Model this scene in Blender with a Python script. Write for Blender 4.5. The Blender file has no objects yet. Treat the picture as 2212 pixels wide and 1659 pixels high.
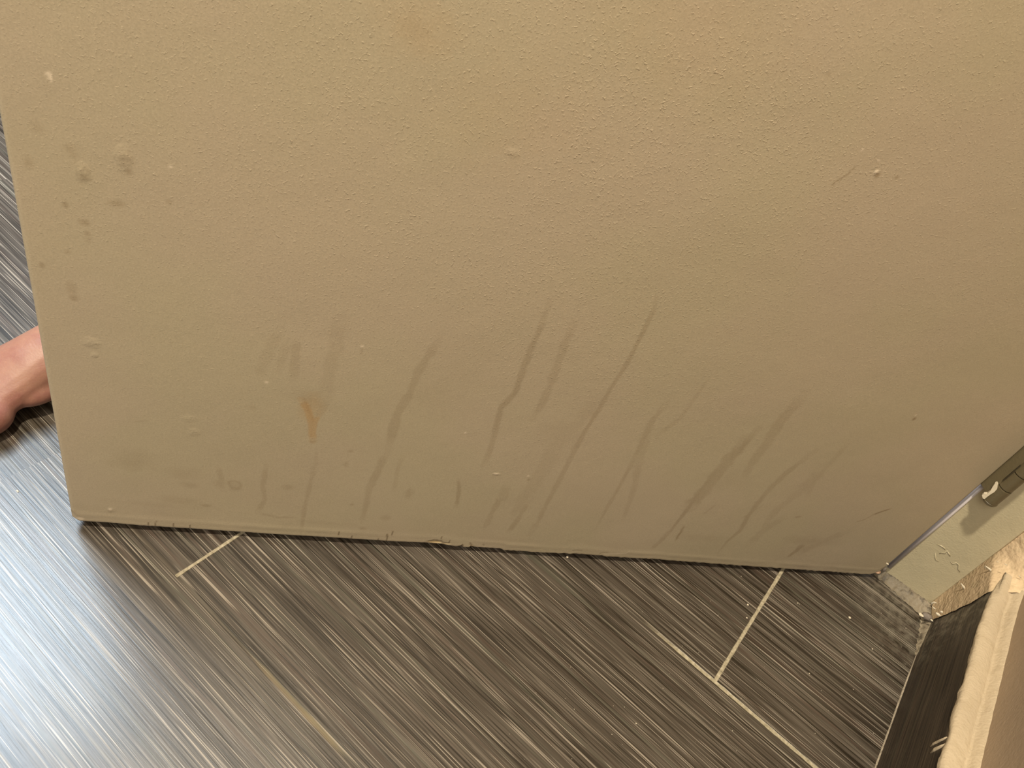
import bpy, bmesh, math, random
import numpy as np
from mathutils import Vector, Matrix

# ------------------------------------------------------------------ camera, world, lights
S = bpy.context.scene
COL = S.collection
W_, H_ = 2212., 1659.
F_ = 1660.
CAMH = .672
# rows: world axes seen in the camera's frame (x right, y down, z forward)
R = np.array([[0.75096764, 0.59199764, -0.29255153],
              [0.59750501, -0.42056821, 0.68272259],
              [0.28113229, -0.68750358, -0.66955467]])
cam = bpy.data.cameras.new('camera')
cam.sensor_fit = 'HORIZONTAL'
cam.sensor_width = 36.
cam.lens = F_ / W_ * 36.
cam.clip_start = .01
camo = bpy.data.objects.new('camera', cam)
COL.objects.link(camo)
M = Matrix.Identity(4)
for i in range(3):
    M[i][0] = R[i, 0]; M[i][1] = -R[i, 1]; M[i][2] = -R[i, 2]
M[2][3] = CAMH
camo.matrix_world = M
S.camera = camo

S.view_settings.view_transform = 'Standard'
S.view_settings.look = 'None'
S.view_settings.gamma = 1.
S.view_settings.use_curve_mapping = False
S.view_settings.exposure = 0.

wd = bpy.data.worlds.new('world'); S.world = wd; wd.use_nodes = True
bg = wd.node_tree.nodes['Background']
bg.inputs[0].default_value = (1., .92, .80, 1); bg.inputs[1].default_value = .28


def lamp(name, loc, target, size, energy, color, sy=None):
    l = bpy.data.lights.new(name, 'AREA'); l.shape = 'RECTANGLE'
    l.size = size; l.size_y = sy or size; l.energy = energy; l.color = color
    o = bpy.data.objects.new(name, l); COL.objects.link(o)
    o.location = loc
    o.rotation_euler = (Vector(target) - Vector(loc)).to_track_quat('-Z', 'Y').to_euler()
    return o


lamp('ceiling_lamp_warm', (-.29, -.135, 2.35), (0, .4, .2), .10, 67., (1., .90, .72))
lamp('added_room_fill', (-.05, -2.0, 2.2), (0, .5, .3), 1.1, 55., (1., .93, .80))  # added soft fill for the room's ambient bounce, no actual fixture
side = lamp('daylight_side', (-1.82, .32, 2.35), (-1.82, .32, 0), 1.2, 92., (.72, .87, 1.), .65)
side.rotation_euler = (0, 0, 0)
lamp('daylight_next_room', (-1.2, 1.25, .90), (.2, .82, .15), .4, 16., (.86, .86, 1.))

rng = np.random.default_rng(7)
random.seed(7)

# ------------------------------------------------------------------ helpers


def ray(px, py):
    return R @ np.array([px - W_ / 2, py - H_ / 2, F_])


def on_floor(px, py, z=0.):
    r = ray(px, py); t = (z - CAMH) / r[2]
    return np.array([r[0] * t, r[1] * t, z])


def tag(o, label=None, cat=None, group=None, kind=None):
    if label: o['label'] = label
    if cat: o['category'] = cat
    if group: o['group'] = group
    if kind: o['kind'] = kind
    return o


def link(name, me, mat=None, parent=None, smooth=False):
    o = bpy.data.objects.new(name, me); COL.objects.link(o)
    if mat: me.materials.append(mat)
    if smooth:
        me.polygons.foreach_set('use_smooth', [True] * len(me.polygons))
    if parent: o.parent = parent
    return o


def pymesh(name, verts, faces):
    me = bpy.data.meshes.new(name)
    me.from_pydata([tuple(map(float, v)) for v in verts], [], faces)
    me.update()
    return me


def bmobj(name, bm, mat, parent=None, smooth=False):
    bmesh.ops.recalc_face_normals(bm, faces=bm.faces)
    me = bpy.data.meshes.new(name); bm.to_mesh(me); bm.free()
    return link(name, me, mat, parent, smooth)


def box(bm, x0, x1, y0, y1, z0, z1, bev=0.):
    r = bmesh.ops.create_cube(bm, size=1.)
    for v in r['verts']:
        v.co = Vector(((x0 + x1) / 2 + v.co.x * (x1 - x0), (y0 + y1) / 2 + v.co.y * (y1 - y0), (z0 + z1) / 2 + v.co.z * (z1 - z0)))
    if bev:
        es = list({e for v in r['verts'] for e in v.link_edges})
        bmesh.ops.bevel(bm, geom=es, offset=bev, segments=2, affect='EDGES', profile=.5)


def srgb(r, g, b):
    f = lambda c: (c / 12.92 if c <= .04045 else ((c + .055) / 1.055) ** 2.4)
    return (f(r / 255), f(g / 255), f(b / 255), 1.)


def vnoise(x, y, seed=0):
    """smooth value noise, arrays in, 0..1 out"""
    xi = np.floor(x).astype(np.int64); yi = np.floor(y).astype(np.int64)
    fx = x - xi; fy = y - yi
    fx = fx * fx * (3 - 2 * fx); fy = fy * fy * (3 - 2 * fy)

    def h(a, b):
        n = (a * 374761393 + b * 668265263 + seed * 1442695041) & 0xffffffff
        n = ((n ^ (n >> 13)) * 1274126177) & 0xffffffff
        return ((n ^ (n >> 16)) & 0xffff) / 65535.
    return (h(xi, yi) * (1 - fx) + h(xi + 1, yi) * fx) * (1 - fy) + (h(xi, yi + 1) * (1 - fx) + h(xi + 1, yi + 1) * fx) * fy


def fbm(x, y, seed=0, octs=3):
    s = 0; a = 1.; t = 0
    for k in range(octs):
        s = s + a * vnoise(x * 2 ** k, y * 2 ** k, seed + k * 17); t += a; a *= .5
    return s / t


class NT:
    """small node-building helper"""

    def __init__(self, name, rough=.5, spec=.5):
        self.m = bpy.data.materials.new(name); self.m.use_nodes = True
        self.t = self.m.node_tree
        self.b = self.t.nodes['Principled BSDF']
        self.b.inputs['Roughness'].default_value = rough
        self.b.inputs['Specular IOR Level'].default_value = spec
        tc = self.t.nodes.new('ShaderNodeTexCoord'); self.co = tc.outputs['Object']

    def L(self, a, b): self.t.links.new(a, b)

    def set(self, sock, v):
        if isinstance(v, (int, float)): sock.default_value = v
        elif isinstance(v, (tuple, list)): sock.default_value = v
        else: self.L(v, sock)

    def math(self, op, a, b=0., c=0., clamp=False):
        n = self.t.nodes.new('ShaderNodeMath'); n.operation = op; n.use_clamp = clamp
        for i, v in enumerate((a, b, c)): self.set(n.inputs[i], v)
        return n.outputs[0]

    def mapping(self, scale=(1, 1, 1), loc=(0, 0, 0), rot=(0, 0, 0), vec=None):
        n = self.t.nodes.new('ShaderNodeMapping')
        n.inputs['Scale'].default_value = scale; n.inputs['Location'].default_value = loc; n.inputs['Rotation'].default_value = rot
        self.L(vec or self.co, n.inputs['Vector']); return n.outputs[0]

    def noise(self, vec, scale=1., detail=2., rough=.5, dist=0., w=None):
        n = self.t.nodes.new('ShaderNodeTexNoise')
        if w is not None:
            n.noise_dimensions = '4D'; self.set(n.inputs['W'], w)
        n.inputs['Scale'].default_value = scale; n.inputs['Detail'].default_value = detail
        n.inputs['Roughness'].default_value = rough; n.inputs['Distortion'].default_value = dist
        self.L(vec, n.inputs['Vector']); return n.outputs['Fac']

    def voro(self, vec, scale=1.):
        n = self.t.nodes.new('ShaderNodeTexVoronoi'); n.inputs['Scale'].default_value = scale
        self.L(vec, n.inputs['Vector']); return n.outputs['Distance']

    def ramp(self, fac, lo, hi, a=0., b=1.):
        n = self.t.nodes.new('ShaderNodeMapRange'); n.interpolation_type = 'SMOOTHSTEP'
        self.set(n.inputs[0], fac)
        for i, v in enumerate((lo, hi, a, b)): n.inputs[i + 1].default_value = v
        return n.outputs[0]

    def cramp(self, fac, stops):
        n = self.t.nodes.new('ShaderNodeValToRGB'); e = n.color_ramp.elements
        e[0].position = stops[0][0]; e[0].color = stops[0][1]
        e[1].position = stops[-1][0]; e[1].color = stops[-1][1]
        for p, c in stops[1:-1]:
            k = e.new(p); k.color = c
        self.L(fac, n.inputs[0]); return n.outputs[0]

    def mix(self, fac, a, b, mode='MIX'):
        n = self.t.nodes.new('ShaderNodeMix'); n.data_type = 'RGBA'; n.blend_type = mode
        self.set(n.inputs[0], fac); self.set(n.inputs[6], a); self.set(n.inputs[7], b)
        return n.outputs[2]

    def attr(self, name):
        n = self.t.nodes.new('ShaderNodeAttribute'); n.attribute_name = name; return n.outputs['Fac']

    def bump(self, h, dist, strength=1., prev=None):
        n = self.t.nodes.new('ShaderNodeBump'); n.inputs['Strength'].default_value = strength
        n.inputs['Distance'].default_value = dist; self.L(h, n.inputs['Height'])
        if prev: self.L(prev, n.inputs['Normal'])
        return n.outputs[0]

    def sep(self):
        n = self.t.nodes.new('ShaderNodeSeparateXYZ'); self.L(self.co, n.inputs[0]); return n.outputs

    def out(self, color=None, rough=None, normal=None):
        if color is not None: self.set(self.b.inputs['Base Color'], color)
        if rough is not None: self.set(self.b.inputs['Roughness'], rough)
        if normal is not None: self.L(normal, self.b.inputs['Normal'])
        return self.m


def paint_mat(name, col, scale=330., bump=.00035, rough=.5, vary=.06, spec=.4, blotch=None):
    t = NT(name, rough, spec)
    v = t.noise(t.mapping(), 9., 2.)
    dark = tuple(c * (1 - vary) for c in col[:3]) + (1,); light = tuple(min(1, c * (1 + vary)) for c in col[:3]) + (1,)
    c = t.mix(t.ramp(v, .3, .7), dark, light)
    if blotch:
        c = t.mix(t.math('MULTIPLY', t.ramp(t.noise(t.mapping(), 60., 4., .6), .52, .66), blotch[1]), c, blotch[0])
    n = t.bump(t.noise(t.mapping(), scale, 2.), bump)
    n = t.bump(t.noise(t.mapping(), scale * .25, 2.), bump * 1.6, 1., n)
    return t.out(c, None, n)


# ------------------------------------------------------------------ materials
DOORC = (.455, .345, .212, 1)


def make_door_mat():
    t = NT('tan_door_paint', .42, .35)
    P = t.mapping()
    # hue drift of the old paint
    n1 = t.noise(t.mapping(loc=(3, 1, 2)), 7., 3., .55)
    n2 = t.noise(t.mapping(loc=(9, 4, 7)), 4.5, 2., .5)
    c = t.mix(t.ramp(n1, .35, .65), (.413, .341, .238, 1), (.402, .342, .229, 1))
    c = t.mix(t.math('MULTIPLY', t.ramp(n2, .5, .7), .6), c, (.412, .338, .243, 1))
    c = t.mix(t.attr('stain'), c, (.20, .142, .074, 1))
    c = t.mix(t.attr('ochre'), c, (.40, .235, .085, 1))
    c = t.mix(t.attr('fleck'), c, (.78, .66, .50, 1))
    c = t.mix(t.attr('wood'), c, (.62, .45, .22, 1))
    c = t.mix(t.attr('crack'), c, (.10, .065, .03, 1))
    # fine grain of the paint film
    g = t.noise(t.mapping(), 900., 1.)
    c = t.mix(.10, c, t.cramp(g, [(.3, (.25, .19, .11, 1)), (.7, (.75, .6, .4, 1))]))
    # roller texture: pimples of dried paint, strongest in the middle
    rough = t.attr('rough')
    a = t.noise(t.mapping((1, 1, 1)), 650., 3., .6)
    s = t.ramp(t.noise(t.mapping(loc=(1, 5, 2)), 520., 2., .55), .54, .80)
    b2 = t.noise(t.mapping(loc=(4, 4, 4)), 45., 2.)
    h = t.math('ADD', t.math('MULTIPLY', a, .55), t.math('MULTIPLY', s, .9))
    h = t.math('MULTIPLY', h, t.math('MULTIPLY_ADD', rough, .85, .15))
    n = t.bump(h, .00017, 1.)
    n = t.bump(b2, .0005, .4, n)
    n = t.bump(t.attr('relief'), .0009, .9, n)
    return t.out(c, t.math('MULTIPLY_ADD', a, .15, .38), n)


def make_floor_mat(name='dark_streaked_tile', wall=False):
    t = NT(name, .30, .7)
    x, y, z = t.sep()
    PIT, Y0 = .3083, .2202
    if not wall:
        row = t.math('FLOOR', t.math('DIVIDE', t.math('SUBTRACT', y, Y0), PIT))
        sh = t.math('ADD', t.math('ADD', x, .3294), t.math('MULTIPLY', t.math('MULTIPLY', row, row), -.4344))
        col = t.math('FLOOR', t.math('DIVIDE', sh, .6166))
        tid = t.math('MULTIPLY_ADD', row, 3.7, t.math('MULTIPLY', col, 11.3))
        al, ac = (1, 1, 1), None
        sc = lambda a, b: (a, b, 1.)
    else:
        tid = 5.3
        sc = lambda a, b: (1., a, b)
    rot = lambda d: ((math.radians(d), 0, 0) if wall else (0, 0, math.radians(d)))
    m = lambda a, b, d=0., l=(0, 0, 0): t.mapping(sc(a, b), l, rot(d))
    broad = t.noise(m(2.0, 80, .5), 1., 3., .6, w=tid)
    mid = t.noise(m(4.5, 360, -.9, (.3, .2, .1)), 1., 4., .70, w=tid)
    fine = t.noise(m(11.0, 800, 1.0, (.7, .1, .4)), 1., 3., .6, w=tid)
    hair = t.noise(m(9.0, 800, -1.3, (.2, .8, .4)), 1., 1., .5, w=tid)
    hair2 = t.noise(m(8.0, 950, 1.4, (.5, .5, .4)), 1., 1., .5, w=tid)
    dk = t.noise(m(9.0, 650, 1.3, (.9, .3, .6)), 1., 1., .5, w=tid)
    v = t.math('ADD', t.math('MULTIPLY', broad, .22), t.math('MULTIPLY', mid, .78))
    c = t.cramp(v, [(.34, (.010, .006, .003, 1)), (.44, (.025, .018, .012, 1)), (.52, (.048, .038, .028, 1)), (.60, (.082, .067, .051, 1)), (.72, (.19, .160, .125, 1))])
    # greenish and reddish threads
    hue = t.noise(m(1.4, 150, .2, (5, 3, 1)), 1., 2., .5, w=tid)
    c = t.mix(t.math('MULTIPLY', t.ramp(hue, .55, .68), .5), c, (.066, .066, .046, 1))
    c = t.mix(t.math('MULTIPLY', t.ramp(hue, .45, .33), .45), c, (.066, .042, .030, 1))
    c = t.mix(t.ramp(fine, .35, .75, 0, .22), c, (.16, .13, .10, 1))
    c = t.mix(t.ramp(dk, .54, .62, 0, .9), c, (.012, .008, .004, 1))
    c = t.mix(t.ramp(hair, .61, .69, 0, .25 if wall else .75), c, (.31, .265, .21, 1))
    c = t.mix(t.ramp(hair2, .62, .70, 0, .15 if wall else .6), c, (.27, .23, .185, 1))
    rgh = t.math('MULTIPLY_ADD', mid, .16, .235)
    hgt = t.math('ADD', t.math('MULTIPLY', mid, .6), t.math('MULTIPLY', fine, .5))
    if wall:
        c = t.mix(1., c, (.85, .75, .60, 1), 'MULTIPLY')
        # plaster dust towards the far end
        c = t.mix(t.math('MULTIPLY', t.math('MULTIPLY', t.ramp(y, .68, .79), t.ramp(t.noise(t.mapping(), 90., 4., .65), .42, .72)), .55), c, (.32, .28, .20, 1))
        return t.out(c, t.math('MULTIPLY_ADD', mid, .2, .42), t.bump(hgt, .0004, .5))
    # grout
    cy = t.math('ABSOLUTE', t.math('SUBTRACT', y, .5282))
    wob = t.math('MULTIPLY', t.math('SUBTRACT', t.noise(t.mapping(), 45., 3.), .5), .0022)
    cyw = t.math('ADD', cy, wob)
    g1 = t.math('MULTIPLY', t.ramp(cyw, .0027, .0015), t.ramp(t.math('ADD', x, t.math('MULTIPLY', t.noise(t.mapping(), 25., 2.), .05)), .03, .10))
    cy2 = t.math('ADD', t.math('ABSOLUTE', t.math('SUBTRACT', y, .2207)), wob)
    seg = t.math('ADD', t.ramp(t.math('ABSOLUTE', t.math('ADD', x, .185)), .05, .01, 0, .26), t.ramp(t.math('ABSOLUTE', t.math('ADD', x, .135)), .035, .01, 0, .28))
    g2 = t.math('MULTIPLY', t.ramp(cy2, .0030, .0010), t.math('MAXIMUM', seg, .03))
    inrow1 = t.math('MULTIPLY', t.math('GREATER_THAN', y, .2202), t.math('LESS_THAN', y, .5285))
    inrow2 = t.math('MULTIPLY', t.math('GREATER_THAN', y, .5280), t.math('LESS_THAN', y, .8365))
    wob2 = t.math('MULTIPLY', t.math('SUBTRACT', t.noise(t.mapping(loc=(2, 2, 2)), 60., 3.), .5), .0014)
    g3 = t.math('MULTIPLY', t.ramp(t.math('ADD', t.math('ABSOLUTE', t.math('ADD', x, .3294)), wob2), .0019, .0010), inrow1)
    g4 = t.math('MULTIPLY', t.ramp(t.math('ADD', t.math('ABSOLUTE', t.math('SUBTRACT', x, .1050)), wob2), .0024, .0014), inrow2)
    g = t.math('MAXIMUM', t.math('MAXIMUM', g1, g4), t.math('MULTIPLY', g3, .9))
    gn = t.noise(t.mapping(loc=(7, 7, 7)), 220., 4., .7)
    gc = t.cramp(gn, [(.3, (.18, .15, .09, 1)), (.5, (.31, .265, .175, 1)), (.7, (.46, .40, .29, 1))])
    c = t.mix(t.math('MULTIPLY', g, t.ramp(gn, .22, .42, .55, 1.)), c, gc)
    c = t.mix(g2, c, (.33, .25, .12, 1))
    # dirt film by the door frame corner
    dx = t.math('SUBTRACT', x, .262); dy = t.math('SUBTRACT', y, .800)
    dd = t.math('SQRT', t.math('ADD', t.math('MULTIPLY', dx, dx), t.math('MULTIPLY', dy, dy)))
    dn = t.noise(t.mapping(), 110., 5., .65)
    film = t.math('MULTIPLY', t.ramp(dd, .11, .02), t.ramp(dn, .40, .66))
    c = t.mix(t.math('MULTIPLY', film, .5), c, (.185, .160, .115, 1))
    # small white dust specks
    sp = t.noise(t.mapping(loc=(3, 3, 3)), 420., 1., .4)
    c = t.mix(t.math('MULTIPLY', t.ramp(sp, .795, .82), t.ramp(x, -.1, .1)), c, (.62, .56, .45, 1))
    rgh = t.math('ADD', rgh, t.math('MULTIPLY', t.math('ADD', g, film), .3))
    n = t.bump(hgt, .0004, .5)
    n = t.bump(t.math('MULTIPLY', g, -1.), .0008, .6, n)
    t.b.inputs['Coat Weight'].default_value = 0.
    return t.out(c, rgh, n)


M_DOOR = make_door_mat()
M_FLOOR = make_floor_mat()
M_TILEW = make_floor_mat('dark_streaked_wall_tile', True)
M_FRAME = paint_mat('tan_frame_paint', (.43, .372, .245, 1), 500., .00022, .33, .05, .5)
M_PATCH = paint_mat('grey_tan_old_paint', (.455, .385, .245, 1), 500., .0002, .35, .05, .5)
M_PLAST = paint_mat('rough_tan_plaster', (.56, .42, .265, 1), 260., .0010, .6, .12, .3, ((.42, .33, .2, 1), .5))
M_WALL = paint_mat('tan_wall_paint', (.335, .25, .172, 1), 420., .0003, .5, .05, .35)
M_CAP = paint_mat('cream_grout', (.43, .345, .235, 1), 420., .0005, .7, .06, .25, ((.38, .30, .19, 1), .3))
M_CAULK = paint_mat('dirty_caulk', (.20, .165, .115, 1), 250., .0012, .6, .35, .3, ((.06, .048, .034, 1), .9))
M_LITEDGE = paint_mat('pale_grey_lit_edge', (.47, .43, .43, 1), 300., .0001, .35, .04, .5)  # pale tone stands for cool light along the frame's edge
M_JOINT = paint_mat('grey_tan_joint', (.34, .29, .22, 1), 420., .0008, .7, .2, .25, ((.12, .10, .075, 1), .8))
M_LUMP = paint_mat('grey_mortar', (.17, .14, .115, 1), 250., .0008, .6, .15, .3)
M_FLAKE = paint_mat('cream_paint_chip', (.55, .48, .36, 1), 500., .0003, .5, .08, .3)
M_HINGE = paint_mat('olive_brown_hinge_paint', (.105, .083, .044, 1), 420., .0002, .38, .07, .5)
M_CREAM = paint_mat('bare_cream_undercoat', (.62, .54, .40, 1), 420., .0002, .5, .05, .3)
M_WOOD = paint_mat('raw_wood', (.66, .47, .24, 1), 200., .0004, .7, .15, .2)
M_PINK = paint_mat('worn_pink_wood', (.52, .33, .22, 1), 300., .0006, .7, .15, .2)


def skin_mat():
    t = NT('skin', .45, .35)
    n = t.noise(t.mapping(), 28., 4., .6)
    c = t.mix(t.ramp(n, .35, .7), (.28, .142, .094, 1), (.22, .088, .066, 1))
    s = t.noise(t.mapping(), 700., 1.)
    c = t.mix(t.ramp(s, .62, .75, 0, .25), c, (.40, .20, .12, 1))
    t.b.inputs['Subsurface Weight'].default_value = .15
    t.b.inputs['Subsurface Radius'].default_value = (.01, .004, .002)
    t.b.inputs['Subsurface Scale'].default_value = .6
    return t.out(c, None, t.bump(t.noise(t.mapping(), 500., 3.), .0003, .6))


M_SKIN = skin_mat()
M_NAIL = paint_mat('toenail', (.40, .235, .175, 1), 200., .0001, .25, .03, .5)

# ------------------------------------------------------------------ floor
bm = bmesh.new(); box(bm, -3.2, .29, -2.6, 4.2, -.04, 0)
fo = bmobj('floor', bm, M_FLOOR)
tag(fo, 'dark grey brown streaked tile floor with thin tan grout lines', 'floor', kind='structure')

# ------------------------------------------------------------------ the door
ZB = .006
DL = on_floor(157, 1129, ZB); DR = on_floor(1893, 1244, ZB)
E_ = (DR - DL); DW = float(np.linalg.norm(E_)); E_ /= DW
NF = np.array([E_[1], -E_[0], 0.])            # out of the face, to the viewer
TH = .033


def on_door(px, py):
    r = ray(px, py); o = np.array([0, 0, CAMH])
    t = ((DL - o) @ NF) / (r @ NF); P = o + r * t
    return float((P - DL) @ E_), float(P[2])


def door_pt(u, z, d=0.):
    return DL * [1, 1, 0] + E_ * u + NF * d + np.array([0, 0, z])


STEP = .0012
us = np.arange(0, DW + 1e-6, STEP); us[-1] = DW
NU = len(us)
zs = np.concatenate([np.arange(ZB, .63, STEP), np.linspace(.65, 2.03, 24)])
NZ = len(zs)
U, Z = np.meshgrid(us, zs)
# ragged lower edge, worn corners
px_prof = [(157, 1127), (233, 1131), (300, 1137), (430, 1145), (600, 1156), (700, 1162), (860, 1172), (922, 1174), (958, 1177), (967, 1180), (975, 1181), (985, 1182), (998, 1184), (999, 1180), (1001, 1184), (1012, 1185),
           (1016, 1182), (1030, 1184), (1046, 1185), (1062, 1186), (1080, 1187), (1090, 1191), (1110, 1192), (1140, 1194), (1195, 1197), (1230, 1198), (1250, 1198), (1262, 1200), (1300, 1202), (1310, 1204), (1345, 1206), (1420, 1210), (1560, 1221), (1690, 1230), (1860, 1242), (1893, 1244)]
pp = sorted(on_door(*p) for p in px_prof)
pu = np.array([p[0] for p in pp]); pz = np.array([p[1] for p in pp])
prof = np.interp(us, pu, pz) + (vnoise(us * 300, us * 0, 5) - .5) * .0016 * np.clip((us - .35) / .1, .25, 1)
left = np.clip((.0055 - us) / .0055, 0, 1); prof = prof + .007 * left
rc = np.clip((us - (DW - .012)) / .012, 0, 1); prof = prof + .016 * rc ** 1.7
bl = np.clip(1 - (zs - ZB) / .035, 0, 1) ** 1.
Zw = Z + (prof - ZB)[None, :] * bl[:, None]
# out-of-plane form: eased edges, small waves along the veneer
edge = np.minimum(np.minimum(U, DW - U), Zw - prof[None, :])
D = -.0012 * np.clip(1 - edge / .003, 0, 1) ** 2
D += (fbm(U * 9, Zw * 9, 3) - .5) * .0010


def to_m(w, u, z):  # one photo pixel on the door is about this many metres there
    return w * .00047


stain = np.zeros_like(U); ochre = np.zeros_like(U); fleck = np.zeros_like(U); wood = np.zeros_like(U); crack = np.zeros_like(U); relief = np.zeros_like(U)
nzE = (fbm(U * 110, Zw * 110, 11) - .5)
nzI = fbm(U * 40, Zw * 40, 23)
nzF = fbm(U * 420, Zw * 420, 31, 2)
_ROWS = zs < .64


def stroke(field, pts, w0, w1, strength, hard=.35, ragged=1., jit=True, dist_shift=0.):
    """soft line along photo-pixel points on the door; widths in photo pixels"""
    P = [on_door(*p) for p in pts]; n = len(P) - 1
    a = np.array(P); pad = .02
    c = (us > a[:, 0].min() - pad) & (us < a[:, 0].max() + pad); r = (zs > a[:, 1].min() - pad) & (zs < a[:, 1].max() + pad) & _ROWS
    if not c.any() or not r.any(): return
    ix = np.ix_(r, c); u = U[ix]; z = Zw[ix]
    best = np.full(u.shape, 9.); tt = np.zeros(u.shape)
    for i in range(n):
        (x0, y0), (x1, y1) = P[i], P[i + 1]; dx, dy = x1 - x0, y1 - y0
        t = np.clip(((u - x0) * dx + (z - y0) * dy) / (dx * dx + dy * dy + 1e-12), 0, 1)
        d = np.hypot(u - x0 - t * dx, z - y0 - t * dy); k = d < best
        best = np.where(k, d, best); tt = np.where(k, (i + t) / n, tt)
    hw = to_m(w0 + (w1 - w0) * tt, 0, 0) * .5
    d = best + nzE[ix] * hw * 1.1 * ragged
    v = np.clip((hw * (1 + hard) - d) / (hw * 2 * hard + 1e-9), 0, 1); v = v * v * (3 - 2 * v)
    v = v * strength * ((.55 + .9 * nzI[ix]) if jit else 1.)
    fade = np.clip(np.minimum(tt, 1 - tt) / .12, .35, 1) if jit else 1.
    field[ix] = np.maximum(field[ix], np.clip(v * fade, 0, 1))


def blob(field, p, rx, ry, strength, ring=False, hard=.6, tex=None):
    cu, cz = on_door(*p); a = to_m(rx, 0, 0); b = to_m(ry, 0, 0)
    c = np.abs(us - cu) < a * 2 + .004; r = (np.abs(zs - cz) < b * 2 + .004) & _ROWS
    if not c.any() or not r.any(): return
    ix = np.ix_(r, c)
    d = np.hypot((U[ix] - cu) / a, (Zw[ix] - cz) / b) + nzE[ix] * 1.1
    v = np.clip((1 + hard - d) / (2 * hard), 0, 1)
    if ring: v = np.exp(-((d - .85) / .22) ** 2)
    if tex is not None: v = v * tex[ix]
    field[ix] = np.maximum(field[ix], np.clip(v * strength, 0, 1))


# long drips running down
for pts, w0, w1, s in [
    ([(1418, 640), (1412, 672), (1388, 720), (1352, 790), (1325, 830), (1290, 890), (1262, 935), (1240, 975), (1212, 1030), (1180, 1090), (1160, 1130), (1145, 1155)], 7, 12, .34),
    ([(1188, 650), (1165, 715), (1148, 750), (1130, 800), (1112, 850), (1082, 882), (1070, 930), (1058, 975), (1044, 1005)], 11, 12, .34),
    ([(1238, 700), (1222, 740), (1200, 800), (1190, 830), (1172, 870), (1150, 905)], 14, 13, .26),
    ([(950, 730), (925, 770), (900, 810), (885, 850), (860, 890), (848, 930), (838, 975)], 15, 16, .26),
    ([(838, 975), (815, 1020), (797, 1055), (790, 1095), (781, 1130)], 16, 9, .30),
    ([(870, 985), (857, 1020), (852, 1060)], 8, 8, .16),
    ([(1530, 818), (1508, 850), (1470, 905), (1420, 940)], 6, 12, .20),
    ([(1440, 870), (1412, 905), (1385, 960), (1360, 1010), (1330, 1065), (1312, 1095), (1285, 1145)], 12, 7, .28),
    ([(1400, 930), (1385, 980), (1372, 1040), (1358, 1090), (1345, 1125)], 20, 7, .20),
    ([(1640, 925), (1595, 975), (1545, 1020), (1510, 1065), (1480, 1105), (1450, 1145), (1425, 1170)], 16, 6, .40),
    ([(1610, 950), (1560, 1010), (1520, 1060), (1490, 1095)], 26, 34, .34),
    ([(1735, 850), (1690, 905), (1655, 960), (1625, 1000), (1600, 1045)], 26, 16, .22),
    ([(1760, 975), (1700, 1020), (1650, 1070), (1615, 1115), (1600, 1145), (1570, 1170), (1550, 1195)], 16, 6, .34),
    ([(1780, 1010), (1730, 1060), (1670, 1110), (1640, 1150)], 34, 12, .16),
    ([(1830, 960), (1790, 1005), (1760, 1040), (1740, 1080)], 12, 10, .18),
    ([(1735, 1175), (1720, 1190), (1700, 1205)], 16, 7, .50),
    ([(1825, 1150), (1790, 1165), (1755, 1180), (1722, 1196)], 26, 20, .20),
    ([(1690, 1120), (1650, 1145), (1620, 1175)], 22, 26, .18),
    ([(1925, 1099), (1908, 1104), (1886, 1112)], 5, 6, .85),
    ([(1886, 1112), (1868, 1122), (1848, 1128)], 4, 4, .40),
    ([(1478, 1134), (1470, 1150), (1458, 1168)], 5, 5, .75),
    ([(1445, 1150), (1425, 1170), (1408, 1185)], 16, 10, .36),
    ([(1718, 1117), (1730, 1116)], 8, 6, .60),
    ([(650, 1152), (658, 1095), (668, 1055), (678, 1010)], 7, 10, .30),
    ([(682, 1010), (684, 975)], 6, 6, .12),
    ([(575, 1005), (568, 1050), (572, 1080), (556, 1108)], 9, 10, .28),
    ([(556, 1108), (600, 1118), (640, 1118)], 9, 6, .22),
    ([(640, 735), (638, 780), (632, 820)], 12, 14, .22),
    ([(605, 715), (580, 755), (562, 800)], 22, 16, .16),
    ([(620, 740), (602, 800)], 14, 14, .14),
    ([(735, 690), (722, 760), (710, 820), (700, 860)], 24, 20, .14),
    ([(990, 1035), (992, 1060), (985, 1095)], 6, 9, .50),
    ([(1082, 1070), (1062, 1110), (1045, 1145)], 14, 10, .26),
    ([(1140, 1085), (1120, 1120), (1098, 1150)], 12, 10, .30),
    ([(1095, 1050), (1080, 1085)], 18, 20, .16),
    ([(1160, 1040), (1128, 1075), (1108, 1120)], 26, 18, .14),
    ([(1225, 930), (1190, 980), (1165, 1030), (1140, 1070)], 34, 30, .14),
    ([(1290, 860), (1260, 900), (1215, 950)], 30, 30, .10),
    ([(470, 1010), (478, 1035), (480, 1058)], 10, 10, .20),
    ([(885, 1055), (880, 1075)], 9, 9, .22),
    ([(1545, 1090), (1520, 1110)], 6, 6, .25),
]:
    stroke(stain, pts, w0, w1, s * .84)
# hairline scuffs
for pts, w, s in [([(1850, 357), (1828, 378), (1802, 394), (1797, 404)], 2.6, .55), ([(330, 908), (285, 912)], 2, .2), ([(785, 750), (779, 765)], 3, .3),
                  ([(104, 158), (114, 172)], 2, 0.), ([(1650, 1090), (1600, 1120)], 3, .18)]:
    if s: stroke(stain, pts, w, w, s, ragged=.4)
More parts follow.
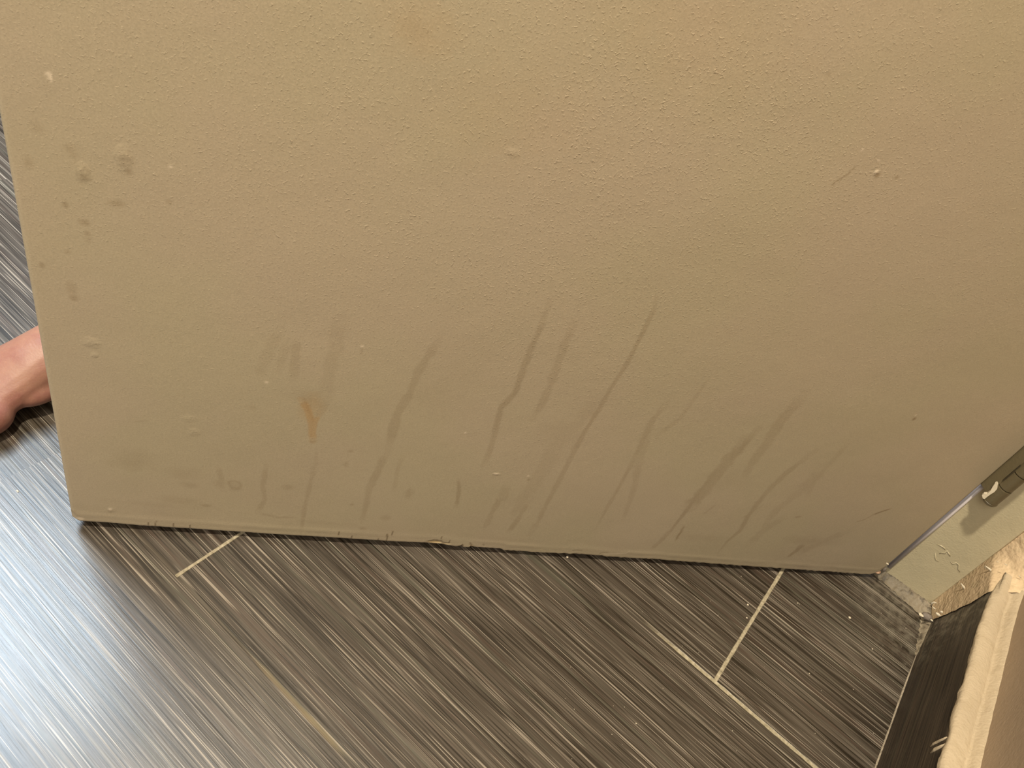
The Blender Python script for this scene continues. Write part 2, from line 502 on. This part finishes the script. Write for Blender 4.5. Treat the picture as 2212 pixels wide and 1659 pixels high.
# smudges and drops on the left
for p, rx, ry, s in [((152, 322), 7, 6, .28), ((160, 335), 6, 6, .30), ((177, 372), 7, 14, .14), ((179, 381), 4, 4, .42), ((166, 352), 6, 8, .15), ((268, 340), 9, 16, .13), ((277, 372), 4, 5, .42), ((266, 352), 4, 4, .25),
                     ((250, 440), 9, 5, .40), ((183, 481), 6, 4, .42), ((189, 505), 3, 3, .42), ((60, 350), 6, 9, .30), ((80, 275), 7, 9, .20), ((141, 443), 3, 4, .45), ((154, 622), 6, 10, .26), ((159, 645), 5, 5, .42),
                     ((90, 573), 3, 4, .40), ((365, 437), 3, 3, .35), ((190, 520), 4, 6, .2), ((145, 545), 3, 3, .3), ((283, 1000), 28, 18, .20), ((290, 985), 30, 22, .12), ((400, 1025), 26, 16, .15), ((410, 1048), 16, 9, .20), ((445, 1092), 9, 4, .35),
                     ((380, 1082), 32, 12, .14), ((505, 1048), 12, 14, .14), ((622, 1053), 10, 6, .22), ((760, 1090), 4, 4, .35), ((832, 1120), 8, 8, .22), ((784, 1141), 6, 5, .3), ((886, 1066), 8, 12, .18),
                     ((758, 975), 6, 4, .35), ((748, 1003), 4, 6, .2), ((560, 800), 10, 12, .16), ((237, 1104), 5, 7, .25), ((156, 1106), 6, 6, .35), ((475, 1045), 10, 10, .2), ((545, 880), 10, 6, .12), ((1790, 160), 3, 3, .3), ((900, 62), 14, 10, .12),
                     ((1895, 378), 3, 4, .7), ((1937, 383), 2.5, 3, .6), ((1975, 905), 2.5, 4, .85), ((1142, 1036), 3, 5, .4), ((1215, 940), 40, 30, .10), ((930, 860), 46, 40, .07), ((1000, 800), 50, 40, .05), ((1500, 1160), 60, 14, .12),
                     ((1745, 1168), 60, 16, .16), ((1080, 1165), 60, 8, .10), ((700, 1130), 60, 7, .12), ((330, 1090), 70, 10, .12), ((1560, 1040), 60, 30, .08)]:
    blob(stain, p, rx, ry, s)
blob(stain, (507, 1047), 13, 15, .34, ring=True)
blob(stain, (177, 372), 8, 15, .22, ring=True)
# broad grime band just above the lower edge
band = np.exp(-(((Zw - prof[None, :]) - .020) / .012) ** 2) * np.clip(fbm(U * 16, Zw * 60, 77) * 1.9 - .75, 0, 1) * .16
stain = np.maximum(stain, band)
grime = np.clip(1 - (Zw - .015) / .17, 0, 1) * np.clip(fbm(U * 11, Zw * 11, 57) * 2. - .6, 0, 1) * .13
stain = np.clip(stain + grime * (zs < .64)[:, None], 0, 1)
# ochre run
stroke(ochre, [(650, 862), (665, 885), (672, 905), (674, 930), (675, 953)], 14, 14, .55, .2, .5)
stroke(ochre, [(688, 898), (680, 915), (676, 930)], 9, 10, .50, .2, .5)
blob(ochre, (672, 880), 16, 26, .26)
blob(stain, (665, 858), 30, 16, .16)
stroke(stain, [(652, 848), (664, 880), (673, 902), (678, 915)], 4, 4, .35, ragged=.5)
stroke(stain, [(712, 850), (700, 875), (684, 905)], 16, 10, .14)
stroke(stain, [(675, 952), (676, 956)], 12, 12, .30)
for p, r_, s in [((900, 60), 40, .14), ((1120, 260), 90, .07), ((1500, 70), 110, .07)]:
    blob(ochre, p, r_, r_ * .7, s)
# pale paint flecks
for p, rx, ry in [((1073, 1024), 6, 2.2), ((1141, 1028), 2, 2), ((783, 748), 3, 2), ((1893, 371), 3.2, 2.8), ((369, 360), 3, 2.5), ((105, 160), 3, 3), ((110, 170), 2, 3), ((1978, 897), 2, 2), ((1897, 347), 3, 1.5), ((238, 1100), 3, 3), ((172, 1120), 7, 4),
                  ((576, 825), 3, 2), ((1005, 935), 2, 2), ((1862, 323), 2, 2)]:
    blob(fleck, p, rx, ry, .6, hard=.35)
# splits in the lower lip
for a, b, w in [((320, 1129), (319, 1140), 2.), ((337, 1125), (336, 1142), 2.4), ((374, 1131), (373, 1143), 2.), ((411, 1135), (410, 1150), 2.6), ((760, 1158), (759, 1165), 2), ((837, 1154), (834, 1172), 3), ((732, 1148), (731, 1156), 2),
                ((817, 1160), (816, 1168), 2), ((848, 1147), (847, 1158), 2), ((955, 1159), (953, 1168), 2), ((971, 1167), (970, 1174), 2.4), ((999, 1176), (998, 1184), 4), ((1015, 1172), (1018, 1178), 2.6), ((700, 1155), (699, 1161), 1.6)]:
    stroke(crack, [a, b], w, w, .85, ragged=.3, jit=False)
stroke(crack, [(924, 1169), (938, 1165.5), (950, 1167.5), (957, 1171), (968, 1173)], 2.6, 2.6, .7, ragged=.4, jit=False)
stroke(crack, [(1238, 1189), (1250, 1188), (1259, 1190)], 2.6, 2, .55, ragged=.4, jit=False)
stroke(crack, [(1296, 1195), (1304, 1193), (1315, 1193)], 2.6, 2, .55, ragged=.4, jit=False)
stroke(crack, [(1044, 1176), (1045, 1178)], 4, 4, .45, ragged=.4, jit=False)
blob(wood, (939, 1171), 15, 4.2, .9, hard=.4)
blob(wood, (963, 1174), 10, 3.4, .5, hard=.4)
stroke(wood, [(1018, 1178), (1022, 1182)], 7, 5, .35, jit=False)
stroke(fleck, [(1028, 1181), (1048, 1182), (1075, 1184), (1088, 1187)], 2.5, 3, .40, jit=False)
stroke(fleck, [(1095, 1189), (1150, 1192), (1200, 1194), (1240, 1194)], 2.5, 2.5, .22, jit=False)
stroke(fleck, [(1296, 1198), (1318, 1196), (1352, 1195), (1360, 1190)], 2.5, 2.5, .25, jit=False)
# relief of chips, drops and the paint lip
relief += np.exp(-(((Zw - prof[None, :]) - .012) / .004) ** 2) * .5 * (fbm(U * 30, U * 0, 9) ** 1)
for p, rx, ry, s in [((198, 740), 8, 8, .35), ((205, 768), 4, 4, .4), ((268, 340), 8, 14, .5), ((177, 372), 7, 13, .5), ((240, 1102), 5, 7, .25), ((408, 905), 10, 8, .3), ((420, 935), 7, 7, .3), ((1109, 330), 7, 5, .35), ((1893, 371), 3, 3, .35), ((1073, 1024), 6, 3, .5)]:
    blob(relief, p, rx, ry, s, tex=.4 + nzF)
relief -= wood * .8
D -= wood * .0006
roughm = np.zeros_like(U)
uu, zz = on_door(1330, 480)
roughm = np.exp(-(((U - uu) / .26) ** 2 + ((Zw - zz) / .20) ** 2)) * .95 + .22
roughm *= .45 + 1.1 * fbm(U * 14, Zw * 14, 91)
roughm += np.exp(-(((U - .72) / .1) ** 2 + ((Zw - .45) / .12) ** 2)) * .25
roughm = np.clip(roughm, 0, 1.2)

V = (DL * [1, 1, 0])[None, None, :] + E_[None, None, :] * U[..., None] + NF[None, None, :] * D[..., None]
V[..., 2] = Zw
# worn bottom-right corner leans back from the frame
V = V.reshape(-1, 3)
idx = np.arange(NU * NZ).reshape(NZ, NU)
quads = np.stack([idx[:-1, :-1], idx[:-1, 1:], idx[1:, 1:], idx[1:, :-1]], -1).reshape(-1, 4)
loop = np.concatenate([idx[0, :], idx[1:, -1], idx[-1, -2::-1], idx[-2:0:-1, 0]])
nb = len(loop); base = len(V)
back = V[loop].copy(); back -= NF * TH
V = np.concatenate([V, back]); bi = np.arange(nb) + base
sides = np.stack([loop, bi, np.roll(bi, -1), np.roll(loop, -1)], -1)
me = bpy.data.meshes.new('door_1')
nq = len(quads) + len(sides)
me.vertices.add(len(V)); me.vertices.foreach_set('co', V.astype(np.float32).ravel())
me.loops.add(nq * 4 + nb)
li = np.concatenate([quads.ravel(), sides.ravel(), bi]).astype(np.int32)
me.loops.foreach_set('vertex_index', li)
me.polygons.add(nq + 1)
ls = np.concatenate([np.arange(nq) * 4, [nq * 4]]).astype(np.int32)
me.polygons.foreach_set('loop_start', ls)
sm = np.zeros(nq + 1, dtype=bool); sm[:len(quads)] = True
me.update(calc_edges=True)
me.polygons.foreach_set('use_smooth', sm)
me.validate()
for nm, fld in (('stain', stain), ('ochre', ochre), ('fleck', fleck), ('wood', wood), ('crack', crack), ('relief', relief), ('rough', roughm)):
    a = me.attributes.new(nm, 'FLOAT', 'POINT')
    dat = np.zeros(len(V), dtype=np.float32); dat[:NU * NZ] = fld.ravel()
    a.data.foreach_set('value', dat)
door = link('door_1', me, M_DOOR)
tag(door, 'tan painted door standing ajar with brown drip stains and a chipped lower edge', 'door', kind='structure')

# bare wood at the worn corner by the hinge side
bm = bmesh.new()
cor = []
for (px, py, s) in [(1884, 1243.5, .0022), (1890, 1243, .0028), (1896, 1242, .003), (1902, 1238, .0026)]:
    u, z = on_door(px, py); r_ = bmesh.ops.create_icosphere(bm, subdivisions=2, radius=s)
    for v in r_['verts']:
        v.co = Vector(door_pt(min(u, DW - .001), max(z, .012), -.003)) + Vector((v.co.x * 1.3, v.co.y, v.co.z * .8)) * (1 + .3 * random.random())
bmobj('worn_corner', bm, M_PINK, door, True)['label'] = 'bare pinkish wood at the worn lower corner'

# ------------------------------------------------------------------ hinge (bottom one)
HX, HY, HR = .2148, .8045, .0077
Z0 = .1825


def cyl_z(bm, x, y, r, z0, z1, seg=32, r1=None):
    q = bmesh.ops.create_cone(bm, cap_ends=True, segments=seg, radius1=r, radius2=(r if r1 is None else r1), depth=z1 - z0)
    for v in q['verts']: v.co += Vector((x, y, (z0 + z1) / 2))
    return q


hinge = bpy.data.objects.new('hinge', None); COL.objects.link(hinge); hinge.location = (0, 0, 0); hinge.parent = door
hinge['label'] = 'olive brown painted butt hinge'
seg_h = .0225
for k in range(5):
    bm = bmesh.new(); cyl_z(bm, HX, HY, HR - (.0003 if k % 2 else 0), Z0 + .004 + k * seg_h, Z0 + .004 + (k + 1) * seg_h - .0007)
    es = [e for e in bm.edges if abs(e.verts[0].co.z - e.verts[1].co.z) < 1e-6]
    bmesh.ops.bevel(bm, geom=es, offset=.0006, segments=2, affect='EDGES')
    bmobj('knuckle', bm, M_HINGE, hinge, True).modifiers.new('e', 'EDGE_SPLIT').split_angle = math.radians(35)
bm = bmesh.new()      # domed pin end
for k in range(7):
    a0 = math.pi / 2 * k / 7; a1 = math.pi / 2 * (k + 1) / 7
    q = cyl_z(bm, HX, HY, HR * math.cos(a1) + .0004, Z0 + .004 - .0055 * math.sin(a1), Z0 + .004 - .0055 * math.sin(a0), 32, HR * math.cos(a0) + .0004)
bmobj('pin_cap', bm, M_HINGE, hinge, True)
# leaf that wraps from the door's edge to the barrel
c0 = door_pt(DW + .0002, 0, .0004)[:2]; c1 = np.array([HX - HR * .9, HY - .002])
c2 = door_pt(DW + .0002, 0, -.028)[:2]
bm = bmesh.new()
zt = Z0 + .115
prof2 = [c0, c1, c1 + [.002, .0035], c0 + (NF[:2] * -.004) + E_[:2] * .0022, c2 + E_[:2] * .0022, c2]
vb = [bm.verts.new((p[0], p[1], Z0 + .0095)) for p in prof2]; vt = [bm.verts.new((p[0], p[1], zt)) for p in prof2]
bm.faces.new(vb); bm.faces.new(vt)
for i in range(len(prof2)):
    j = (i + 1) % len(prof2); bm.faces.new((vb[i], vb[j], vt[j], vt[i]))
bmobj('leaf', bm, M_HINGE, hinge)
# dark slot between leaf and barrel, and the chip where cream paint shows
bm = bmesh.new(); box(bm, c1[0] - .0010, c1[0] + .0004, c1[1] - .0012, c1[1] + .001, Z0 + .033, Z0 + .058)
M_SLOT = paint_mat('dark_slot', (.035, .026, .012, 1), 400., .0001, .6, .05)
bmobj('leaf_slot', bm, M_SLOT, hinge)


def hinge_plane(px, py, y=.7995):
    r = ray(px, py); t = y / r[1]
    return Vector((r[0] * t, y, CAMH + r[2] * t))


def patch(name, pts, mat, parent, fn, thick, nrm=(0, -1, 0)):
    bm = bmesh.new(); vs = [bm.verts.new(fn(*p)) for p in pts]; f = bm.faces.new(vs)
    q = bmesh.ops.extrude_face_region(bm, geom=[f]); n = Vector(nrm)
    for v in [g for g in q['geom'] if isinstance(g, bmesh.types.BMVert)]: v.co -= n * thick
    bmesh.ops.triangulate(bm, faces=bm.faces)
    return bmobj(name, bm, mat, parent)


patch('paint_chip', [(2121, 1070), (2125, 1067), (2132, 1067), (2139, 1061), (2144, 1052), (2149, 1045), (2153, 1044), (2155, 1048), (2154, 1056), (2148, 1063), (2140, 1068), (2133, 1073), (2127, 1078), (2123, 1077)],
      M_CREAM, hinge, lambda x, y: hinge_plane(x, y, .7985), .004)['label'] = 'chip where cream undercoat shows'

# ------------------------------------------------------------------ door frame
JY = .826; JX0, JX1 = .1995, .2660


def frame_mesh():
    prof = []
    rr = .0080
    for k in range(9):
        a = math.pi / 2 * k / 8
        prof.append((JX0 + rr - rr * math.cos(a), JY + rr - rr * math.sin(a)))
    for x in np.linspace(JX0 + rr + .003, JX1 - .0012, 22): prof.append((x, JY))
    prof += [(JX1, JY + .0012), (JX1, JY + .125), (JX0 + .012, JY + .125), (JX0 + .012, JY + .05), (JX0, JY + .045)]
    zz_ = list(np.arange(.001, .32, .004)) + list(np.linspace(.34, 2.06, 12))
    n = len(prof); vs = []; fs = []
    for z in zz_:
        for i, (x, y) in enumerate(prof):
            d = 0
            if 8 < i < 31: d = (float(vnoise(np.array([x * 60.]), np.array([z * 40.]), 4)[0]) - .5) * .0006
            vs.append((x, y + d, z))
    for a in range(len(zz_) - 1):
        for i in range(n):
            j = (i + 1) % n
            fs.append((a * n + i, a * n + j, (a + 1) * n + j, (a + 1) * n + i))
    fs.append(tuple(range(n))[::-1]); fs.append(tuple((len(zz_) - 1) * n + i for i in range(n)))
    return pymesh('trim_1', vs, fs)


frame = link('trim_1', frame_mesh(), M_FRAME, None, True)
frame.modifiers.new('e', 'EDGE_SPLIT').split_angle = math.radians(40)
tag(frame, 'tan painted door frame upright beside the hinge', 'door frame', kind='structure')


def on_frame(px, py, y=JY - .0004):
    r = ray(px, py); t = y / r[1]
    return Vector((r[0] * t, y, CAMH + r[2] * t))


# peeled area with lifted paint rims
def bead(bm, pts, r, fn, flat=.5):
    """a small ragged ridge through photo points on a surface"""
    P = [Vector(fn(*p)) for p in pts]
    n = 6; rings = []
    for i, p in enumerate(P):
        d = (P[min(i + 1, len(P) - 1)] - P[max(i - 1, 0)]).normalized()
        s = d.cross(Vector((0, -1, .01))).normalized(); t = d.cross(s).normalized()
        rad = r * (.35 if i in (0, len(P) - 1) else .8 + .5 * random.random())
        rings.append([bm.verts.new(p + s * rad * math.cos(2 * math.pi * k / n) + t * rad * flat * math.sin(2 * math.pi * k / n)) for k in range(n)])
    for a, b in zip(rings, rings[1:]):
        for k in range(n): bm.faces.new((a[k], a[(k + 1) % n], b[(k + 1) % n], b[k]))
    bm.faces.new(rings[0]); bm.faces.new(rings[-1][::-1])


bm = bmesh.new()
for pts in ([(2021, 1194), (2020, 1204), (2022, 1210), (2029, 1213)], [(2029, 1196), (2035, 1194), (2041, 1195), (2046, 1190), (2050, 1197), (2053, 1202)], [(2024, 1176), (2032, 1179), (2040, 1184), (2042, 1188)],
            [(2054, 1214), (2058, 1218), (2066, 1216), (2071, 1220), (2070, 1230), (2074, 1236)], [(2010, 1172), (2014, 1174)]):
    bead(bm, pts, .0007, on_frame)
bmobj('lifted_paint_rim', bm, M_FRAME, frame, True)

# added bead up to the hinge, its pale colour standing for the lit frame edge
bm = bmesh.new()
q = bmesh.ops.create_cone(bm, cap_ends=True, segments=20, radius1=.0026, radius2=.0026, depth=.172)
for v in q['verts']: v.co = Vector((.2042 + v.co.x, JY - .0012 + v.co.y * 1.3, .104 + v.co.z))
bmobj('lit_edge_bead', bm, M_LITEDGE, frame, True)['label'] = 'added pale grey bead standing in for light on the frame edge'

# ------------------------------------------------------------------ right wall, tiled skirting with grout cap, rough back corner
WX = .2735; WX2 = .2985; TZ = .1178


def strip_mesh(name, grid, close=False):
    """grid: list of rows of points"""
    n = len(grid[0]); vs = [p for r_ in grid for p in r_]; fs = []
    for a in range(len(grid) - 1):
        for i in range(n - 1): fs.append((a * n + i, a * n + i + 1, (a + 1) * n + i + 1, (a + 1) * n + i))
    return pymesh(name, vs, fs)


def N1(a, b, s): return float(fbm(np.array([a]), np.array([b]), s)[0]) - .5


# tile skirting
bm = bmesh.new(); box(bm, WX, WX2 + .002, -2.6, .827, .0012, TZ - .001, .0006)
skirt = bmobj('baseboard_right', bm, M_TILEW)
tag(skirt, 'dark streaked tile skirting along the right wall', 'skirting', kind='structure')
# cream grout cap on its upper edge: rounded, wavy, with a ridge against the wall
ys = np.concatenate([np.linspace(-2.5, .3, 30), np.arange(.305, .8, .0022)])
cp = [(-.0006, -.0045), (-.0014, -.002), (-.0010, .0006), (.0008, .0022), (.004, .0030), (.008, .0033), (.012, .0030), (.0155, .0022), (.0172, .0012), (.0188, .0026), (.0205, .0050), (.0225, .0075), (.0250, .0090), (.0265, .0095)]
grid = []
for y in ys:
    row_ = []
    for k, (dx, dz) in enumerate(cp):
        wx = N1(y * 34, k * .3, 3) * (.0035 if k < 4 else .0018) + N1(y * 150, k, 8) * .0009
        wz = N1(y * 60, k * .8, 5) * .0016 + N1(y * 260, k * 2.1, 6) * .0009
        nearcor = max(0, (y - .725) / .055)
        row_.append((WX + dx + wx + (.004 * nearcor ** 2 if k < 4 else 0), y, TZ + dz + wz + .004 * nearcor ** 2 - (.006 * max(0, -N1(y * 45, 3, 15)) if k == 0 else 0)))
    grid.append(row_)
link('grout_cap', strip_mesh('grout_cap', grid), M_CAP, skirt, True)['label'] = 'cream grout bead along the top'
# pale joint at the floor
bm = bmesh.new(); grid = []
for y in np.arange(-1.0, .765, .004):
    w = .0011 + N1(y * 70, 1, 21) * .0012 - .0006 * max(0, (y - .66) / .1)
    grid.append([(WX - max(w, .0004), y, .0003), (WX - w * .45, y, .0013), (WX + .0006, y, .0026 + N1(y * 90, 2, 3) * .001)])
link('floor_joint', strip_mesh('floor_joint', grid), M_JOINT, skirt, True)['label'] = 'thin pale grout joint at the floor'


def on_tile(px, py, x=WX - .0003):
    r = ray(px, py); t = x / r[0]
    return Vector((x, r[1] * t, CAMH + r[2] * t))


for pts in ([(2046, 1592), (2038, 1597), (2028, 1602), (2018, 1607), (2010, 1613)], [(2042, 1607), (2032, 1614), (2022, 1619), (2010, 1627)]):
    bm = bmesh.new(); bead(bm, pts, .0016, on_tile, .6)
    bmobj('grout_drip', bm, M_CAP, skirt, True)

# right wall above the skirting
bm = bmesh.new(); box(bm, WX2, WX2 + .10, -2.6, .827, 0, 2.4)
wr = bmobj('wall_right', bm, M_WALL)
tag(wr, 'plain tan painted wall rising above the tile skirting', 'wall', kind='structure')

# narrow rough plaster return between frame and right wall
grid = []
for z in np.concatenate([np.arange(.0105, .30, .0022), np.linspace(.31, 2.3, 30)]):
    row_ = []
    if z < TZ:
        e = (WX - .0008, float(np.interp(z, [.002, .047, .091, .118], [.802, .785, .771, .766])) + N1(z * 120, 1, 2) * .003)
    else:
        f = min(1, (z - TZ) / .012); e = (WX + (WX2 - WX) * f + .0004, .768 + .034 * min(1, (z - TZ) / .03))
    nn = 13
    for k in range(nn + 1):
        s = k / nn
        x = JX1 - .0004 + (e[0] - JX1) * s; y = JY + .0030 + (e[1] - JY - .0025) * (s ** 1.15)
        b_ = math.sin(math.pi * s) * (-.0022) * (1 if z < TZ else .4)
        am = min(1, s * 6)
        y += b_ + am * (N1(x * 700, z * 120, 7) * .0019 + N1(x * 2400, z * 500, 9) * .0012)
        x -= (N1(x * 1200, z * 160, 17) * .0007) * am
        row_.append((x, y, z))
    grid.append(row_)
wb = link('wall_back', strip_mesh('wall_back', grid), M_PLAST, None, True)
tag(wb, 'rough lumpy plaster strip filling the corner beside the door frame', 'wall', kind='structure')
bm = bmesh.new(); box(bm, JX1 + .0004, WX2 + .002, .8275, .93, 0, 2.4)
bmobj('plaster_core', bm, M_PLAST, wb)
# lifted crumbs of paint on it
bm = bmesh.new()


def on_back(px, py, y=.803):
    r = ray(px, py); t = y / r[1]
    return Vector((r[0] * t, y, CAMH + r[2] * t))


for pts, y in (([(2128, 1222), (2136, 1228), (2140, 1232), (2146, 1232)], .803), ([(2126, 1224), (2132, 1230)], .804), ([(2153, 1212), (2157, 1215)], .802), ([(2076, 1260), (2082, 1268), (2084, 1276)], .806), ([(2094, 1278), (2100, 1282)], .799), ([(2170, 1218), (2176, 1221)], .792), ([(2201, 1243), (2205, 1248)], .795)):
    bead(bm, pts, .0012, lambda a, b, y=y: on_back(a, b, y), .8)
bmobj('plaster_crumb_ridge', bm, M_FLAKE, wb, True)

# ------------------------------------------------------------------ grimy caulk at the foot of the frame
grid = []
for x in np.arange(.197, .2725, .0012):
    s = (x - .197) / .0755
    w = .004 + .010 * s ** 1.5 + N1(x * 260, 0, 31) * .006
    row_ = []
    for k in range(9):
        q = k / 8
        yy = JY + .001 - (w * .8 + .009) * (1 - q) - (.010 * max(0, s - .82) / .18)
        zz2 = .0004 + (.0075 + .002 * s) * math.sin(q * math.pi / 2) ** 2 + (N1(x * 500, q * 4, 32) * .0025 if 0 < k else 0) * (q > .05)
        row_.append((x, yy, max(.0003, zz2)))
    grid.append(row_)
ck = link('caulk_bead', strip_mesh('caulk_bead', grid), M_CAULK, frame, True)
ck['label'] = 'dirty cracked caulk along the floor'
# caulk turning the corner onto the skirting
grid = []
for y in np.arange(.745, .812, .0012):
    s = (y - .745) / .055; w = .0015 + .007 * s + N1(y * 300, 3, 41) * .004
    grid.append([(WX - w * (1 - q / 6) + .0004, y, max(.0003, .0004 + (.0025 + .007 * s) * math.sin(q / 6 * math.pi / 2) ** 2 + N1(y * 500, q, 42) * .002 * (q > 0))) for q in range(7)])
link('corner_caulk', strip_mesh('corner_caulk', grid), M_CAULK, skirt, True)

# lump of mortar and curled paint flakes in the corner


def lumpmesh(name, c, r, sc, mat, seed, parent=None, sub=3):
    bm = bmesh.new(); bmesh.ops.create_icosphere(bm, subdivisions=sub, radius=r); rr = random.Random(seed)
    o = (rr.random() * 9, rr.random() * 9)
    for v in bm.verts:
        k = 1 + .55 * N1(v.co.x / r * 1.4 + o[0] + v.co.z / r, v.co.y / r * 1.4 + o[1], seed)
        v.co = Vector((v.co.x * sc[0] * k, v.co.y * sc[1] * k, v.co.z * sc[2] * k))
        v.co += Vector(c)
    return bmobj(name, bm, mat, parent, sub > 2)


lumpmesh('mortar_lump', (.2665, .8005, .0105), .0052, (1.15, .9, .85), M_LUMP, 3, wb)['label'] = 'grey lump of mortar in the corner'
bm = bmesh.new()
for pts, y in (([(2012, 1308), (2013, 1303), (2018, 1301), (2024, 1303)], .7965), ([(2014, 1310), (2018, 1314), (2022, 1316)], .795)):
    bead(bm, pts, .0011, lambda a, b, y=y: on_back(a, b, y), .7)
bmobj('curled_paint', bm, M_FLAKE, wb, True)
for (px, py, y, r_, sc, sd) in [(2026, 1327, .789, .0028, (1.5, .7, .8), 4), (2013, 1340, .788, .0019, (1.3, .8, .7), 5), (2034, 1322, .790, .0018, (1.2, .7, 1.1), 6), (1990, 1328, .792, .0030, (1.5, 1, .5), 7)]:
    p = on_back(px, py, y)
    lumpmesh('paint_flake', p, r_ * .75, sc, M_FLAKE, sd, wb, 2)
# white chip where door meets frame
p = on_frame(1917, 1218, .799)
lumpmesh('paint_flake', p, .0014, (1.3, .7, .8), M_FLAKE, 12, frame, 2)
p = on_frame(1911, 1230, .800)
lumpmesh('dirt_clot', p, .0022, (.8, .8, 1.6), M_LUMP, 14, frame, 2)

# ------------------------------------------------------------------ loose crumbs on the tiles
crumbs = [((1835, 1335), .0017, (1., .8, .6), 'largest pale paint crumb, on the tile nearest the door frame', 21),
          ((1615, 1307), .0012, (1., .8, .6), 'pale paint crumb beside the short grout line, the upper of two', 22),
          ((1613, 1335), .0010, (1., .9, .6), 'pale paint crumb touching the short grout line, the lower of two', 23),
          ((1225, 1204), .0013, (1., .9, .7), 'pale crumb just under the chipped middle of the door', 24),
          ((38, 1061), .0011, (1.5, .7, .5), 'pale crumb in the bright glare left of the door', 25),
          ((1884, 1402), .0009, (1., .9, .6), 'tiny pale crumb nearest the dark tile skirting', 26),
          ((1723, 1303), .0008, (1., .9, .6), 'tiny pale crumb midway between short grout line and door frame', 27),
          ((1748, 1455), .0007, (1., .9, .6), 'tiny pale crumb lying above the long grout line', 28),
          ((1374, 1563), .0007, (1., .9, .6), 'tiny pale crumb lying below the long grout line', 29)]
for (p, r_, sc, lab, sd) in crumbs:
    q = on_floor(*p)
    o = lumpmesh('paint_crumb', (0, 0, 0), r_, sc, M_FLAKE, sd, None, 2)
    o.location = (q[0], q[1], r_ * sc[2] * .8)
    tag(o, lab, 'crumb', 'loose crumbs on the floor tiles')

# ------------------------------------------------------------------ person: bare foot and lower leg behind the door


def tube(bm, P, rads, seg=20):
    """tapered limb; rads: (rx, rz) across and upward"""
    rings = []
    for i, p in enumerate(P):
        p = Vector(p); d = (Vector(P[min(i + 1, len(P) - 1)]) - Vector(P[max(i - 1, 0)])).normalized()
        ref = Vector((1, 0, 0)); s = (ref - d * ref.dot(d)).normalized(); t = d.cross(s).normalized()
        rings.append([bm.verts.new(p + s * rads[i][0] * math.cos(2 * math.pi * k / seg) + t * rads[i][1] * math.sin(2 * math.pi * k / seg)) for k in range(seg)])
    for a, b in zip(rings, rings[1:]):
        for k in range(seg): bm.faces.new((a[k], a[(k + 1) % seg], b[(k + 1) % seg], b[k]))
    bm.faces.new(rings[0]); bm.faces.new(rings[-1][::-1])


def ell(bm, c, r, rot=0.):
    q = bmesh.ops.create_uvsphere(bm, u_segments=24, v_segments=14, radius=1.)
    Mx = Matrix.Translation(c) @ Matrix.Rotation(rot, 4, 'Z') @ Matrix.Diagonal((r[0], r[1], r[2], 1))
    bmesh.ops.transform(bm, matrix=Mx, verts=q['verts'])


FX, FY = -.592, .0        # foot axis (toes towards -y)
bm = bmesh.new()
# instep and sole body, from heel to ball
tube(bm, [(FX + .000, .372, .030), (FX, .345, .034), (FX, .31, .044), (FX - .001, .275, .044), (FX - .003, .24, .036), (FX - .006, .205, .026), (FX - .008, .175, .019), (FX - .010, .155, .014)],
     [(.012, .014), (.027, .029), (.030, .036), (.031, .033), (.033, .027), (.038, .021), (.043, .0165), (.040, .012)])
ell(bm, (FX, .352, .026), (.029, .030, .026))
ell(bm, (FX + .020, .188, .0205), (.0215, .024, .0195))       # ball under the great toe
ell(bm, (FX + .016, .238, .0260), (.020, .030, .0150))        # muscle along the arch
ell(bm, (FX - .034, .190, .016), (.018, .028, .015))
ell(bm, (FX - .028, .27, .018), (.015, .07, .016))
ell(bm, (FX + .028, .318, .064), (.010, .013, .013)); ell(bm, (FX - .028, .325, .056), (.009, .012, .013))
# leg
tube(bm, [(FX, .322, .050), (FX + .004, .330, .085), (FX + .010, .338, .13), (FX + .020, .350, .19), (FX + .034, .366, .26), (FX + .050, .384, .33), (FX + .066, .398, .40), (FX + .078, .404, .45), (FX + .086, .400, .475)],
     [(.029, .036), (.027, .034), (.029, .034), (.036, .041), (.046, .051), (.052, .057), (.049, .053), (.050, .054), (.038, .040)])
# toes
toes = [(.021, .148, .0125, .052, .0135), (-.002, .147, .0098, .046, .0098), (-.019, .150, .0090, .040, .0090), (-.034, .156, .0084, .034, .0084), (-.047, .165, .0080, .028, .0080)]
for dx, y0, r_, ln, rz in toes:
    tube(bm, [(FX + dx, y0 + .022, rz * 1.25), (FX + dx, y0, rz * 1.35), (FX + dx - .001, y0 - ln * .45, rz * 1.45), (FX + dx - .001, y0 - ln * .8, rz * 1.0), (FX + dx - .001, y0 - ln, rz * .95)],
         [(r_ * .9, rz * .9), (r_, rz), (r_ * .92, rz * .92), (r_ * 1.0, rz * .95), (r_ * .6, rz * .6)], 14)
    ell(bm, (FX + dx - .001, y0 - ln * .9, rz), (r_ * .98, r_ * 1.1, rz * .95))
foot = bmobj('person', bm, M_SKIN, None, True)
rm = foot.modifiers.new('remesh', 'REMESH'); rm.mode = 'VOXEL'; rm.voxel_size = .0022; rm.use_smooth_shade = True
smo = foot.modifiers.new('smooth', 'SMOOTH'); smo.iterations = 7; smo.factor = .5
tag(foot, 'person with one bare foot on the floor behind the door, left edge of the photo', 'person')
for dx, y0, r_, ln, rz in toes:
    bm = bmesh.new(); ell(bm, (FX + dx - .001, y0 - ln * .93, rz * 1.72), (r_ * .62, r_ * .75, .0022))
    bmobj('toenail', bm, M_NAIL, foot, True)
